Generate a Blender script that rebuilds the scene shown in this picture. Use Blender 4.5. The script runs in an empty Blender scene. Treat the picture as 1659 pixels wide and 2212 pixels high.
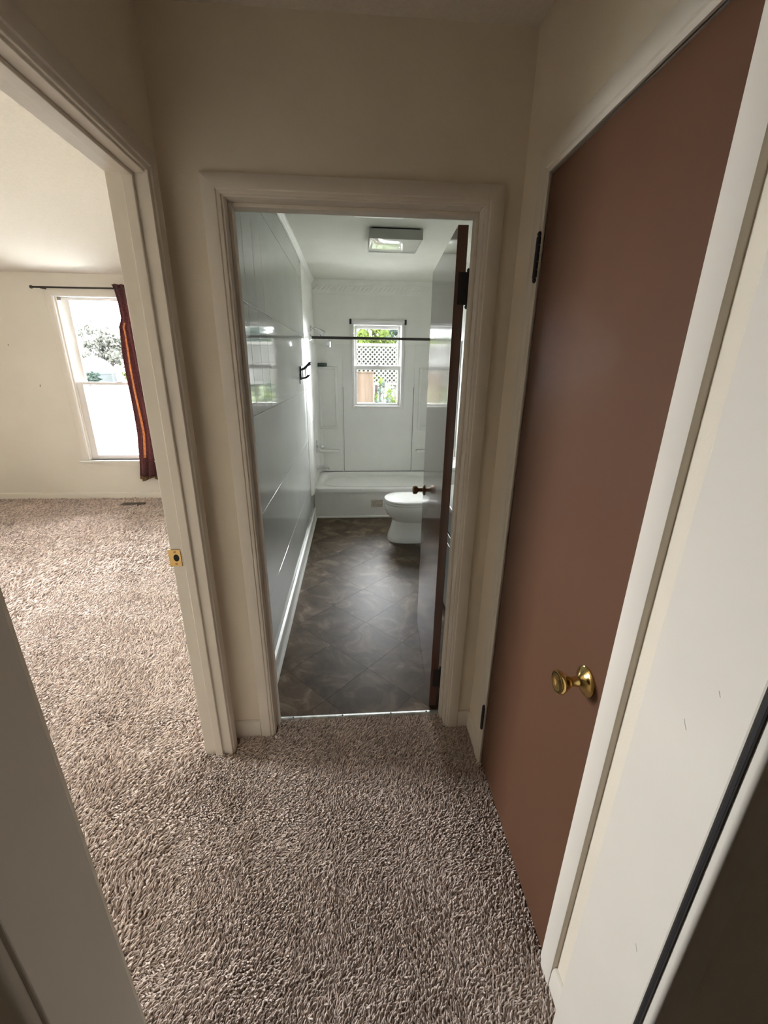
import bpy, bmesh, math, random
import numpy as np
from mathutils import Vector, Matrix
random.seed(7); rng = np.random.default_rng(7)
S = bpy.context.scene; COL = S.collection
# ------------------------------------------------------------------ camera
F_PX = 891.2455; YAW, PITCH, ROLL = 0.0747, 0.3383, 0.0129
fw = Vector((math.sin(YAW)*math.cos(PITCH), math.cos(YAW)*math.cos(PITCH), -math.sin(PITCH)))
rt = Vector((math.cos(YAW), -math.sin(YAW), 0)); up = rt.cross(fw)
r2 = rt*math.cos(ROLL) + up*math.sin(ROLL); u2 = -rt*math.sin(ROLL) + up*math.cos(ROLL)
cd = bpy.data.cameras.new('camera'); cam = bpy.data.objects.new('camera', cd); COL.objects.link(cam)
m = Matrix((r2, u2, -fw)).transposed().to_4x4(); m.translation = (0, -1.4535, 1.567); cam.matrix_world = m
cd.sensor_fit = 'HORIZONTAL'; cd.sensor_width = 36; cd.lens = F_PX/1659*36; cd.clip_start = .01; cd.clip_end = 200
S.camera = cam
# ------------------------------------------------------------------ sky and exposure
wd = bpy.data.worlds.new('overcast_sky'); S.world = wd; wd.use_nodes = True
bg = wd.node_tree.nodes['Background']; bg.inputs[0].default_value = (.93, .97, 1, 1); bg.inputs[1].default_value = 22
def portal(name, loc, size, rot):
    l = bpy.data.lights.new(name, 'AREA'); l.shape = 'RECTANGLE'; l.size, l.size_y = size; l.energy = 1
    l.cycles.is_portal = True
    o = bpy.data.objects.new(name, l); COL.objects.link(o); o.location = loc; o.rotation_euler = rot
WFAR = 3.588
portal('window_portal', (-2.6, WFAR+.16, 1.38), (1.2, 1.9), (-math.pi/2, 0, 0))
portal('window_portal', (.283, WFAR+.16, 1.57), (.6, .95), (-math.pi/2, 0, 0))
portal('window_portal', (-4.56, .79, 1.535), (1.37, .9), (0, -math.pi/2, 0))
vs = S.view_settings; vs.view_transform = 'Standard'; vs.look = 'None'; vs.gamma = 1; vs.exposure = 2.22; vs.use_curve_mapping = False
S.cycles.max_bounces = 14; S.cycles.diffuse_bounces = 9; S.cycles.glossy_bounces = 5; S.cycles.transparent_max_bounces = 12
S.cycles.use_denoising = True; S.cycles.sample_clamp_indirect = 8

# ------------------------------------------------------------------ materials
MATS = {}
def nt(name):
    mt = bpy.data.materials.new(name); mt.use_nodes = True; MATS[name] = mt
    t = mt.node_tree; return mt, t, t.nodes['Principled BSDF']
def link(t, a, b): t.links.new(a, b)
def mat(name, col, rough=.5, metal=0, var=.05, nscale=6, bump=0, bscale=60, coat=0, spec=.5, col2=None, stretch=(1,1,1), bdist=.01):
    mt, t, b = nt(name); N = t.nodes.new
    tc = N('ShaderNodeTexCoord'); mp = N('ShaderNodeMapping'); mp.inputs['Scale'].default_value = stretch
    link(t, tc.outputs['Object'], mp.inputs[0])
    n = N('ShaderNodeTexNoise'); n.inputs['Scale'].default_value = nscale; n.inputs['Detail'].default_value = 4
    link(t, mp.outputs[0], n.inputs['Vector'])
    r = N('ShaderNodeValToRGB'); e = r.color_ramp.elements
    c2 = col2 or tuple(min(1, c*(1+var)) for c in col)
    c1 = tuple(c*(1-var) for c in col) if not col2 else col
    e[0].color = (*c1, 1); e[1].color = (*c2, 1); e[0].position = .3; e[1].position = .7
    link(t, n.outputs['Fac'], r.inputs[0]); link(t, r.outputs[0], b.inputs['Base Color'])
    b.inputs['Roughness'].default_value = rough; b.inputs['Metallic'].default_value = metal
    b.inputs['Coat Weight'].default_value = coat; b.inputs['Specular IOR Level'].default_value = spec
    if bump:
        n2 = N('ShaderNodeTexNoise'); n2.inputs['Scale'].default_value = bscale; n2.inputs['Detail'].default_value = 3
        link(t, mp.outputs[0], n2.inputs['Vector'])
        bp = N('ShaderNodeBump'); bp.inputs['Strength'].default_value = bump; bp.inputs['Distance'].default_value = bdist
        link(t, n2.outputs['Fac'], bp.inputs['Height']); link(t, bp.outputs[0], b.inputs['Normal'])
    return mt
M_WALL = mat('beige_wall_paint', (.71, .64, .525), .75, var=.03, nscale=3, bump=.08, bscale=220)
M_BEDW = mat('cream_wall_paint', (.76, .725, .65), .8, var=.03, nscale=2, bump=.1, bscale=200)
M_CEIL = mat('textured_ceiling_paint', (.64, .60, .53), .9, var=.04, nscale=90, bump=.25, bscale=260)
M_BCEIL = mat('bathroom_ceiling_paint', (.72, .72, .645), .7, var=.02, nscale=8)
M_TRIM = mat('cream_trim_paint', (.68, .63, .555), .6, var=.02, nscale=5, spec=.12)
M_BTRIM = mat('white_trim_paint', (.86, .86, .81), .35, var=.03, nscale=9)
M_BWALL = mat('white_bath_wall_paint', (.85, .85, .81), .35, var=.03, nscale=5, bump=.05, bscale=150)
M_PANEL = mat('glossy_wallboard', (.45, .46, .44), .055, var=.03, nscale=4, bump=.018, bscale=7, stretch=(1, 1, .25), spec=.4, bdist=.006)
M_SURR = mat('tub_surround_plastic', (.84, .84, .81), .25, var=.02, nscale=5)
M_PORC = mat('white_porcelain', (.88, .88, .84), .09, var=.01, coat=.4)
M_TUB = mat('tub_enamel', (.85, .85, .82), .18, var=.02, coat=.3)
M_BROWN = mat('brown_painted_door', (.118, .056, .032), .45, var=.06, nscale=3, spec=.22, stretch=(1, 1, .4))
M_BROWNG = mat('glossy_brown_door', (.105, .055, .042), .17, var=.08, nscale=6, bump=.05, bscale=14, stretch=(1, 1, .05), coat=.25, bdist=.004)
M_DARK = mat('black_iron', (.012, .012, .014), .45, var=.1)
M_BRASS = mat('polished_brass', (.72, .52, .20), .14, 1, var=.06)
M_BRASSD = mat('aged_brass', (.25, .15, .07), .28, 1, var=.1)
M_BRASSY = mat('lacquered_brass', (.50, .33, .13), .35, .9, var=.1)
M_CHROME = mat('chrome', (.75, .76, .78), .08, 1, var=.02)
M_ROD = mat('dark_bronze_rod', (.06, .055, .05), .35, .6, var=.1)
M_FRAME = mat('white_vinyl_frame', (.80, .79, .77), .35, var=.02)
M_BLACK = mat('dark_void', (.01, .01, .01), .9, var=.0)
M_GRAYP = mat('grey_vanity_paint', (.30, .32, .31), .4, var=.05)
M_COUNTER = mat('white_counter', (.72, .73, .68), .25, var=.05)
M_TANCER = mat('tan_backsplash', (.38, .34, .30), .3, var=.08)
M_LIGHTB = mat('light_fixture_metal', (.52, .52, .48), .5, var=.03)
M_DIFF = mat('light_diffuser_acrylic', (.80, .82, .74), .12, var=.02, coat=.4)
M_GREENBAR = mat('dark_green_plastic', (.02, .05, .035), .4, var=.3)
M_BEIGEP = mat('beige_worn_sticker', (.50, .44, .36), .6, var=.25, nscale=40)
M_VENT = mat('brown_vent_metal', (.13, .10, .08), .5, var=.1)
M_STRIP = mat('worn_aluminium_strip', (.42, .43, .40), .4, .4, var=.3, nscale=40)
M_CRUMB = mat('white_paper', (.85, .83, .8), .8, var=.02)
M_MIRROR = mat('mirror_glass', (.85, .87, .87), .03, 1, var=.0)
M_GROUND = mat('pale_gravel', (.30, .295, .28), .9, spec=0, var=.15, nscale=3)
M_LAWN = mat('mossy_lawn', (.020, .026, .012), .95, nscale=1.2, col2=(.045, .050, .036), spec=0)
M_BARK = mat('tree_bark', (.012, .010, .009), .9, spec=0, var=.3, nscale=9, bump=.5, bscale=20)
M_LEAFA = mat('pale_spring_foliage', (.027, .028, .023), .9, nscale=.9, col2=(.037, .037, .033), spec=0)
M_LEAFB = mat('bright_green_foliage', (.006, .009, .0025), .9, nscale=1.2, col2=(.020, .026, .007), spec=0)
M_LEAFC = mat('blue_green_foliage', (.005, .0075, .006), .9, nscale=1.2, col2=(.016, .021, .018), spec=0)
M_LATT = mat('white_lattice_paint', (.030, .030, .027), .9, var=.05, spec=0)
M_SHED = mat('grey_shed_board', (.02, .02, .017), .9, spec=0, var=.2)
M_DOME = mat('pale_shelter_cover', (.020, .022, .022), .9, spec=0, var=.1)
M_POST = mat('brown_wood_post', (.020, .0155, .012), .9, spec=0, var=.25, nscale=4, stretch=(6, 6, .5))
M_SIDING = mat('outside_siding', (.5, .49, .45), .8, var=.05)

def glass_mat():
    mt, t, b = nt('window_glass'); N = t.nodes.new
    tr = N('ShaderNodeBsdfTransparent'); gl = N('ShaderNodeBsdfGlossy'); gl.inputs['Roughness'].default_value = .02
    n = N('ShaderNodeTexNoise'); n.inputs['Scale'].default_value = 3
    mr = N('ShaderNodeMapRange'); mr.inputs[3].default_value = .93; mr.inputs[4].default_value = .97
    link(t, n.outputs['Fac'], mr.inputs[0]); link(t, mr.outputs[0], tr.inputs[0])
    fr = N('ShaderNodeFresnel'); fr.inputs[0].default_value = 1.45
    mx = N('ShaderNodeMixShader'); link(t, fr.outputs[0], mx.inputs[0]); link(t, tr.outputs[0], mx.inputs[1]); link(t, gl.outputs[0], mx.inputs[2])
    link(t, mx.outputs[0], t.nodes['Material Output'].inputs[0]); return mt
M_GLASS = glass_mat()
def cloth_mat(name, c, tcol, fac, sc):
    mt, t, b = nt(name); N = t.nodes.new
    tc = N('ShaderNodeTexCoord'); n = N('ShaderNodeTexNoise'); n.inputs['Scale'].default_value = sc; n.inputs['Detail'].default_value = 6
    link(t, tc.outputs['Object'], n.inputs['Vector'])
    r = N('ShaderNodeValToRGB'); r.color_ramp.elements[0].color = (*[x*.6 for x in c], 1); r.color_ramp.elements[1].color = (*[min(1, x*1.35) for x in c], 1)
    r.color_ramp.elements[0].position = .35; r.color_ramp.elements[1].position = .65
    link(t, n.outputs['Fac'], r.inputs[0])
    df = N('ShaderNodeBsdfDiffuse'); link(t, r.outputs[0], df.inputs[0]); tl = N('ShaderNodeBsdfTranslucent'); tl.inputs[0].default_value = (*tcol, 1)
    mx = N('ShaderNodeMixShader'); mx.inputs[0].default_value = fac; link(t, df.outputs[0], mx.inputs[1]); link(t, tl.outputs[0], mx.inputs[2])
    link(t, mx.outputs[0], t.nodes['Material Output'].inputs[0]); return mt
M_CURT = cloth_mat('maroon_curtain_fabric', (.19, .085, .09), (.13, .055, .055), .35, 70)
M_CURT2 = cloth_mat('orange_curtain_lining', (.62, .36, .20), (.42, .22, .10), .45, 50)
M_HEM = cloth_mat('tan_curtain_hem', (.30, .20, .11), (.25, .14, .06), .4, 60)
def carpet_mat():
    mt, t, b = nt('greige_carpet_yarn'); N = t.nodes.new
    oi = N('ShaderNodeObjectInfo'); r = N('ShaderNodeValToRGB'); r.color_ramp.elements[0].color = (.33, .26, .22, 1); r.color_ramp.elements[1].color = (.76, .645, .575, 1)
    link(t, oi.outputs['Random'], r.inputs[0]); link(t, r.outputs[0], b.inputs['Base Color'])
    b.inputs['Roughness'].default_value = .95; b.inputs['Specular IOR Level'].default_value = .1
    b.inputs['Sheen Weight'].default_value = .08; b.inputs['Sheen Roughness'].default_value = .5
    return mt
M_CARPET = carpet_mat()
M_CARPETB = mat('carpet_backing', (.24, .18, .15), .95, var=.25, nscale=90, spec=.1)
def vinyl_mat():
    mt, t, b = nt('stone_look_vinyl'); N = t.nodes.new
    tc = N('ShaderNodeTexCoord'); oi = N('ShaderNodeObjectInfo')
    ad = N('ShaderNodeVectorMath'); ad.operation = 'ADD'
    cx = N('ShaderNodeCombineXYZ'); ml = N('ShaderNodeMath'); ml.operation = 'MULTIPLY'; ml.inputs[1].default_value = 37
    link(t, oi.outputs['Random'], ml.inputs[0]); link(t, ml.outputs[0], cx.inputs[2]); link(t, tc.outputs['Object'], ad.inputs[0]); link(t, cx.outputs[0], ad.inputs[1])
    n = N('ShaderNodeTexNoise'); n.inputs['Scale'].default_value = 5.5; n.inputs['Detail'].default_value = 7; n.inputs['Roughness'].default_value = .62; n.inputs['Distortion'].default_value = .8
    link(t, ad.outputs[0], n.inputs['Vector'])
    r = N('ShaderNodeValToRGB'); e = r.color_ramp.elements
    e[0].color = (.050, .034, .021, 1); e[0].position = .28; e[1].color = (.28, .21, .145, 1); e[1].position = .74
    q = e.new(.52); q.color = (.108, .078, .052, 1)
    link(t, n.outputs['Fac'], r.inputs[0])
    mx = N('ShaderNodeMix'); mx.data_type = 'RGBA'; mx.blend_type = 'MULTIPLY'; mx.inputs[0].default_value = 1
    mr = N('ShaderNodeMapRange'); mr.inputs[3].default_value = .72; mr.inputs[4].default_value = 1.12; link(t, oi.outputs['Random'], mr.inputs[0])
    link(t, r.outputs[0], mx.inputs[6]); link(t, mr.outputs[0], mx.inputs[7]); link(t, mx.outputs[2], b.inputs['Base Color'])
    b.inputs['Roughness'].default_value = .40; b.inputs['Specular IOR Level'].default_value = .10
    bp = N('ShaderNodeBump'); bp.inputs['Strength'].default_value = .12; bp.inputs['Distance'].default_value = .004; link(t, n.outputs['Fac'], bp.inputs['Height']); link(t, bp.outputs[0], b.inputs['Normal'])
    return mt
M_VINYL = vinyl_mat()

# ------------------------------------------------------------------ helpers
def obj(name, bm, mt, parent=None, smooth=False, loc=None):
    bm.normal_update()
    me = bpy.data.meshes.new(name); bm.to_mesh(me); bm.free()
    if mt: me.materials.append(mt)
    if smooth:
        for p in me.polygons: p.use_smooth = True
        try: me.set_sharp_from_angle(angle=math.radians(40))
        except Exception: pass
    o = bpy.data.objects.new(name, me); COL.objects.link(o)
    if loc: o.location = loc
    if parent: o.parent = parent
    return o
def empty(name, loc=(0, 0, 0), rz=0):
    o = bpy.data.objects.new(name, None); COL.objects.link(o); o.location = loc; o.rotation_euler.z = rz
    o.empty_display_size = .05; return o
def tag(o, label, cat, group=None, kind=None):
    o['label'] = label; o['category'] = cat
    if group: o['group'] = group
    if kind: o['kind'] = kind
    return o
def struct(o, label=None, cat=None):
    o['kind'] = 'structure'
    if label: o['label'] = label
    if cat: o['category'] = cat
    return o
def bx(bm, x0, x1, y0, y1, z0, z1, bev=0, seg=2):
    vs_ = [bm.verts.new((x, y, z)) for x in (x0, x1) for y in (y0, y1) for z in (z0, z1)]
    f = [(0, 1, 3, 2), (4, 6, 7, 5), (0, 4, 5, 1), (2, 3, 7, 6), (0, 2, 6, 4), (1, 5, 7, 3)]
    fs = [bm.faces.new([vs_[i] for i in q]) for q in f]
    if bev:
        es = list({e for q in fs for e in q.edges})
        bmesh.ops.bevel(bm, geom=es, offset=bev, segments=seg, affect='EDGES', profile=.5)
    return bm
def box(*a, bev=0, seg=2):
    return bx(bmesh.new(), *a, bev=bev, seg=seg)
def tube(bm, pts, rad, n=10, cap=True):
    pts = [Vector(p) for p in pts]; rads = rad if isinstance(rad, (list, tuple)) else [rad]*len(pts); rings = []
    ref = None
    for i, p in enumerate(pts):
        d = (pts[min(i+1, len(pts)-1)] - pts[max(i-1, 0)]).normalized()
        if ref is None: ref = Vector((0, 0, 1)) if abs(d.z) < .9 else Vector((1, 0, 0))
        a = d.cross(ref).normalized(); b = d.cross(a).normalized(); ref = b.cross(d) if False else ref
        rings.append([bm.verts.new(p + (a*math.cos(t) + b*math.sin(t))*rads[i]) for t in [2*math.pi*k/n for k in range(n)]])
    for A, B in zip(rings, rings[1:]):
        for k in range(n): bm.faces.new((A[k], A[(k+1) % n], B[(k+1) % n], B[k]))
    if cap: bm.faces.new(rings[0][::-1]); bm.faces.new(rings[-1])
    bmesh.ops.recalc_face_normals(bm, faces=bm.faces); return bm
def lathe(bm, prof, axis='x', n=28, at=(0, 0, 0), sgn=1):
    rings = []
    for r, h in prof:
        ring = []
        for k in range(n):
            t = 2*math.pi*k/n; a, b = r*math.cos(t), r*math.sin(t)
            v = {'x': (h*sgn, a, b), 'y': (a, h*sgn, b), 'z': (a, b, h*sgn)}[axis]
            ring.append(bm.verts.new((v[0]+at[0], v[1]+at[1], v[2]+at[2])))
        rings.append(ring)
    for A, B in zip(rings, rings[1:]):
        for k in range(n): bm.faces.new((A[k], A[(k+1) % n], B[(k+1) % n], B[k]))
    bm.faces.new(rings[0][::-1]); bm.faces.new(rings[-1])
    bmesh.ops.remove_doubles(bm, verts=bm.verts, dist=1e-6); bmesh.ops.recalc_face_normals(bm, faces=bm.faces); return bm
def loft(rings, cap=True, closed=True):
    bm = bmesh.new(); R = [[bm.verts.new(p) for p in r] for r in rings]; n = len(R[0])
    for A, B in zip(R, R[1:]):
        for k in range(n if closed else n-1): bm.faces.new((A[k], A[(k+1) % n], B[(k+1) % n], B[k]))
    if cap: bm.faces.new(R[0][::-1]); bm.faces.new(R[-1])
    bmesh.ops.recalc_face_normals(bm, faces=bm.faces); return bm
def sweep(prof, place, a, b):
    """prism of a closed profile: prof points (u,v), end positions a(u), b(u) along the run, place(u,v,s)->xyz"""
    return loft([[place(u, v, a(u)) for u, v in prof], [place(u, v, b(u)) for u, v in prof]])
def casing_prof(w, t):
    return [(0, 0), (0, t*.55), (.003, t*.7), (.010, t*.72), (.013, t*.95), (.018, t), (w-.006, t), (w-.0015, t-.002), (w, t-.007), (w, 0)]
def wall_with_holes(axis, p0, p1, a0, a1, z0, z1, holes):
    """box wall; axis 'y': thickness in y (p0..p1), runs along x; holes (u0,u1,w0,w1)"""
    bm = bmesh.new(); us = sorted({a0, a1, *[h[0] for h in holes], *[h[1] for h in holes]}); zs = sorted({z0, z1, *[h[2] for h in holes], *[h[3] for h in holes]})
    us = [u for u in us if a0 <= u <= a1]; zs = [z for z in zs if z0 <= z <= z1]
    def solid(i, k):
        if i < 0 or k < 0 or i >= len(us)-1 or k >= len(zs)-1: return False
        uc, zc = (us[i]+us[i+1])/2, (zs[k]+zs[k+1])/2
        return not any(h[0] < uc < h[1] and h[2] < zc < h[3] for h in holes)
    def V(u, p, z): return bm.verts.new((u, p, z) if axis == 'y' else (p, u, z))
    def quad(*q): bm.faces.new([V(*c) for c in q])
    for i in range(len(us)-1):
        for k in range(len(zs)-1):
            if not solid(i, k): continue
            u0, u1, w0, w1 = us[i], us[i+1], zs[k], zs[k+1]
            for p in (p0, p1): quad((u0, p, w0), (u1, p, w0), (u1, p, w1), (u0, p, w1))
            if not solid(i-1, k): quad((u0, p0, w0), (u0, p1, w0), (u0, p1, w1), (u0, p0, w1))
            if not solid(i+1, k): quad((u1, p0, w0), (u1, p1, w0), (u1, p1, w1), (u1, p0, w1))
            if not solid(i, k-1): quad((u0, p0, w0), (u1, p0, w0), (u1, p1, w0), (u0, p1, w0))
            if not solid(i, k+1): quad((u0, p0, w1), (u1, p0, w1), (u1, p1, w1), (u0, p1, w1))
    bmesh.ops.remove_doubles(bm, verts=bm.verts, dist=1e-6); bmesh.ops.recalc_face_normals(bm, faces=bm.faces); return bm

# ------------------------------------------------------------------ shell
H = 2.4377; XL, XLB = -.5417, -.640      # hall / bedroom faces of the left wall
XR = .515; XBL, XBR = -.4335, 1.02       # bathroom side walls
YN0, YN1 = -.945, -1.100                 # near wall faces (hall, camera room)
OB = (-.382, .405, 2.043)                # bathroom door rough opening
OL = (-.880, -.0835, 2.053)              # bedroom door opening, along y
OC = (-.815, -.196, 2.05)                # closet opening
ON = (-.462, .494, 2.05)                 # camera-room opening
struct(obj('wall_back', wall_with_holes('y', 0, .115, XL, 1.14, 0, H, [(OB[0], OB[1], 0, OB[2])]), M_WALL), 'beige wall above and around the bathroom doorway', 'wall')
struct(obj('wall_left', wall_with_holes('x', XLB, XL, -1.5, .115, 0, H, [(OL[0], OL[1], 0, OL[2])]), M_WALL), 'dark beige hall wall around the bedroom doorway', 'wall')
struct(obj('wall_right', wall_with_holes('x', XR, .63, YN1, 0, 0, H, [(OC[0], OC[1], 0, OC[2])]), M_WALL), 'beige hall wall around the brown closet door', 'wall')
struct(obj('wall_front', wall_with_holes('y', YN1, YN0, XL, XR, 0, H, [(ON[0], ON[1], 0, ON[2])]), M_WALL), 'wall holding the doorway the view looks through', 'wall')
b = box(XLB, XBL-.006, .115, WFAR, 0, H); struct(obj('wall_partition', b, M_BEDW), 'wall between the bedroom and the bathroom', 'wall')
BW = (-.017, .582, 1.105, 2.040); RW = (-3.13, -2.07, .487, 2.235); LW = (.34, 1.24, .85, 2.22)
struct(obj('wall_far', wall_with_holes('y', WFAR, WFAR+.15, -4.55, 1.14, -.2, H, [(BW[0]+.02, BW[1]-.02, BW[2]+.02, BW[3]-.02), RW]), M_BEDW), 'far cream bedroom wall with the tall window', 'wall')
struct(obj('wall_far_bathroom', wall_with_holes('y', WFAR-.008, WFAR-.0005, XBL-.004, XBR, 0, H, [(BW[0]+.02, BW[1]-.02, BW[2]+.02, BW[3]-.02)]), M_BWALL), 'white far bathroom wall above the tub', 'wall')
struct(obj('wall_bathroom_right', box(XBR, 1.14, .115, WFAR, 0, H), M_BWALL))
struct(obj('wall_bathroom_front', wall_with_holes('y', .1155, .119, XBL, XBR, 0, H, [(OB[0]-.01, OB[1]+.01, 0, OB[2]+.01)]), M_BWALL))
struct(obj('wall_bedroom_left', wall_with_holes('x', -4.55, -4.40, -1.65, WFAR, -.2, H, [LW]), M_BEDW))
struct(obj('wall_bedroom_front', box(-4.40, XLB, -1.65, -1.5, 0, H), M_BEDW))
# room the photograph is taken from, and the closet behind its door
struct(obj('wall_rear', box(-1.6, 1.6, -3.75, -3.65, 0, H), M_WALL))
struct(obj('wall_rear_left', box(-1.7, -1.6, -3.75, -1.65, 0, H), M_WALL))
struct(obj('wall_rear_right', box(1.6, 1.7, -3.75, YN1, 0, H), M_WALL))
struct(obj('wall_rear_front', box(XR+.115, 1.6, YN1, -1.0, 0, H), M_WALL))
struct(obj('wall_rear_corner', box(-1.7, XLB, -1.66, -1.6502, 0, H), M_WALL))
struct(obj('wall_rear_side', box(XLB-.004, XL, -1.66, -1.5, 0, H), M_WALL))
struct(obj('wall_closet', box(1.14, 1.2, -1.0, 0.0, 0, H), M_WALL))
struct(obj('floor', box(-4.55, 1.7, -3.75, .078, -.2, 0), M_CARPETB), 'brown greige carpet of hall and bedroom', 'carpet')
struct(obj('floor_bedroom', box(-4.55, XLB+.02, .078, WFAR+.15, -.2, 0), M_CARPETB))
struct(obj('ceiling', box(-4.55, 1.7, -3.75, .10, H, H+.1), M_CEIL), 'textured beige ceiling over hall and bedroom', 'ceiling')
struct(obj('ceiling_bedroom', box(-4.55, XLB+.02, .10, WFAR+.15, H, H+.1), M_CEIL))
struct(obj('ceiling_bathroom', box(XLB+.02, 1.7, .10, WFAR+.15, H, H+.1), M_BCEIL), 'white bathroom ceiling', 'ceiling')

# bathroom vinyl floor: square tiles laid diagonally, clipped at the walls
fb = struct(obj('floor_bathroom', box(XLB+.02, 1.14, .078, WFAR+.15, -.2, -.004), mat('pale_tile_joint', (.20, .165, .13), .8, var=.1, spec=.05)), 'brown stone-look vinyl tile floor laid diagonally', 'floor')
def clip(poly, ax, v, keep):
    out = []
    for i in range(len(poly)):
        a, b_ = poly[i], poly[(i+1) % len(poly)]; ia, ib = (a[ax]-v)*keep >= 0, (b_[ax]-v)*keep >= 0
        if ia: out.append(a)
        if ia != ib:
            t = (v-a[ax])/(b_[ax]-a[ax]); out.append((a[0]+t*(b_[0]-a[0]), a[1]+t*(b_[1]-a[1])))
    return out
TS = .305; g = .0005; c45 = math.sqrt(.5)
for i in range(-16, 17):
    for k in range(-16, 17):
        cx, cy = .06 + (i-k)*TS*c45, .62 + (i+k)*TS*c45; d = (TS/2-g)*math.sqrt(2)
        po = [(cx+d, cy), (cx, cy+d), (cx-d, cy), (cx, cy-d)]
        for ax, v, kp in ((0, XBL+.001, 1), (0, XBR-.001, -1), (1, .088, 1), (1, 2.81, -1)):
            if po: po = clip(po, ax, v, kp)
        if len(po) >= 3 and abs(sum(po[j][0]*po[(j+1) % len(po)][1]-po[(j+1) % len(po)][0]*po[j][1] for j in range(len(po)))) > 4e-4:
            obj('tile', loft([[(x, y, -.004) for x, y in po], [(x, y, 0) for x, y in po]]), M_VINYL, fb)
# metal transition strip with nails
ts = struct(empty('trim_1', (0, .078, 0)), 'pale metal carpet strip across the bathroom threshold', 'threshold')
obj('strip', loft([[(x, -.016, 0), (x, -.011, .006), (x, 0, .008), (x, .011, .006), (x, .016, 0)] for x in (-.362, .388)]), M_STRIP, ts, True)
for x in (-.30, -.07, .16, .33): obj('nail', lathe(bmesh.new(), [(.004, 0), (.004, .001), (.0005, .002)], 'z', 8, (x, .002, .0075)), M_DARK, ts)

# ------------------------------------------------------------------ door frames
CW, CT = .052, .016
def pieces(parent, legs, head, mt):
    for bm in legs: obj('side_casing', bm, mt, parent, True)
    obj('head_casing', head, mt, parent, True)
# bathroom frame (plane y=0, proud to -y)
t = struct(empty('trim_2', (0, 0, 0)), 'cream painted frame around the bathroom doorway', 'door frame')
pr = casing_prof(.054, .016); XI0, XI1, ZI = -.3735, .404, 2.029
pieces(t, [sweep(pr, lambda u, v, s: (XI0-u, -v, s), lambda u: 0, lambda u: ZI+u*.93),
           sweep(pr, lambda u, v, s: (XI1+u, -v, s), lambda u: 0, lambda u: ZI+u*.93)],
       sweep(pr, lambda u, v, s: (s, -v, ZI+u*.93), lambda u: XI0-u, lambda u: XI1+u), M_TRIM)
JX0, JX1, JZ = -.3675, .398, 2.024
obj('jamb', box(OB[0], JX0, -.004, .121, 0, OB[2], bev=.0015), M_TRIM, t); obj('jamb', box(JX1, OB[1]+.002, -.004, .121, 0, OB[2], bev=.0015), M_TRIM, t)
obj('jamb_head', box(JX0, JX1, -.004, .121, JZ, OB[2], bev=.0015), M_TRIM, t)
obj('door_stop', box(JX0, JX0+.011, .040, .076, 0, JZ, bev=.002), M_TRIM, t); obj('door_stop', box(JX1-.011, JX1, .040, .076, 0, JZ, bev=.002), M_TRIM, t)
obj('door_stop', box(JX0+.011, JX1-.011, .040, .076, JZ-.011, JZ, bev=.002), M_TRIM, t)
# bathroom-side casing of the same doorway
obj('inner_casing', box(JX0-.062, JX0-.006, .119, .132, 0, JZ+.06, bev=.002), M_BTRIM, t); obj('inner_casing', box(JX1+.006, JX1+.062, .119, .132, 0, JZ+.06, bev=.002), M_BTRIM, t)
# bedroom frame (plane x=XL, proud to +x)
t = struct(empty('trim_3', (XL, 0, 0)), 'cream painted frame around the bedroom doorway', 'door frame')
YI0, YI1, ZB = -.872, -.0975, 2.046; pr = casing_prof(.056, .018)
def P3(f): return lambda u, v, s: (lambda q: (q[0]-XL, q[1], q[2]))(f(u, v, s))
pieces(t, [sweep(pr, P3(lambda u, v, s: (XL+v, YI1+u, s)), lambda u: 0, lambda u: ZB+u),
           sweep(pr, P3(lambda u, v, s: (XL+v, YI0-u, s)), lambda u: 0, lambda u: ZB+u)],
       sweep(pr, P3(lambda u, v, s: (XL+v, s, ZB+u)), lambda u: YI0-u, lambda u: YI1+u), M_TRIM)
def LX(*a, bev=.002): return box(a[0]-XL, a[1]-XL, *a[2:], bev=bev)
JY0, JY1 = -.866, -.0915
obj('jamb', LX(XLB-.004, XL+.003, JY1, OL[1]+.004, 0, OL[2]), M_TRIM, t); obj('jamb', LX(XLB-.004, XL+.003, OL[0]-.004, JY0, 0, OL[2]), M_TRIM, t)
obj('jamb_head', LX(XLB-.004, XL+.003, JY0, JY1, 2.040, OL[2]), M_TRIM, t)
obj('door_stop', LX(XLB+.042, XL-.028, JY1-.012, JY1, 0, 2.04), M_TRIM, t); obj('door_stop', LX(XLB+.042, XL-.028, JY0, JY0+.009, 0, 2.04), M_TRIM, t)
obj('door_stop', LX(XLB+.042, XL-.028, JY0+.009, JY1-.009, 2.031, 2.04), M_TRIM, t)
# brass strike plate on the far jamb
sp = obj('strike_plate', LX(XLB-.012, XLB+.030, JY1-.0035, JY1+.001, .893, .957, bev=.001), M_BRASSY, t); sp['label'] = 'worn brass strike plate'
def disc_y(r, x, y, z, half=False):
    bm = bmesh.new(); n = 18; vsx = [bm.verts.new((x + r*math.cos(2*math.pi*k/n)*(.72 if half else 1), y, z + r*math.sin(2*math.pi*k/n))) for k in range(n)]
    f = bm.faces.new(vsx); e = bmesh.ops.extrude_face_region(bm, geom=[f]); bmesh.ops.translate(bm, verts=[v for v in e['geom'] if isinstance(v, bmesh.types.BMVert)], vec=(0, .001, 0))
    bmesh.ops.recalc_face_normals(bm, faces=bm.faces); return bm
obj('latch_hole', disc_y(.0135, XLB+.014-XL, JY1-.0042, .926, True), M_BLACK, sp)
for z in (.903, .948): obj('screw', disc_y(.0042, XLB+.011-XL, JY1-.0045, z), M_BRASSD, sp)
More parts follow.
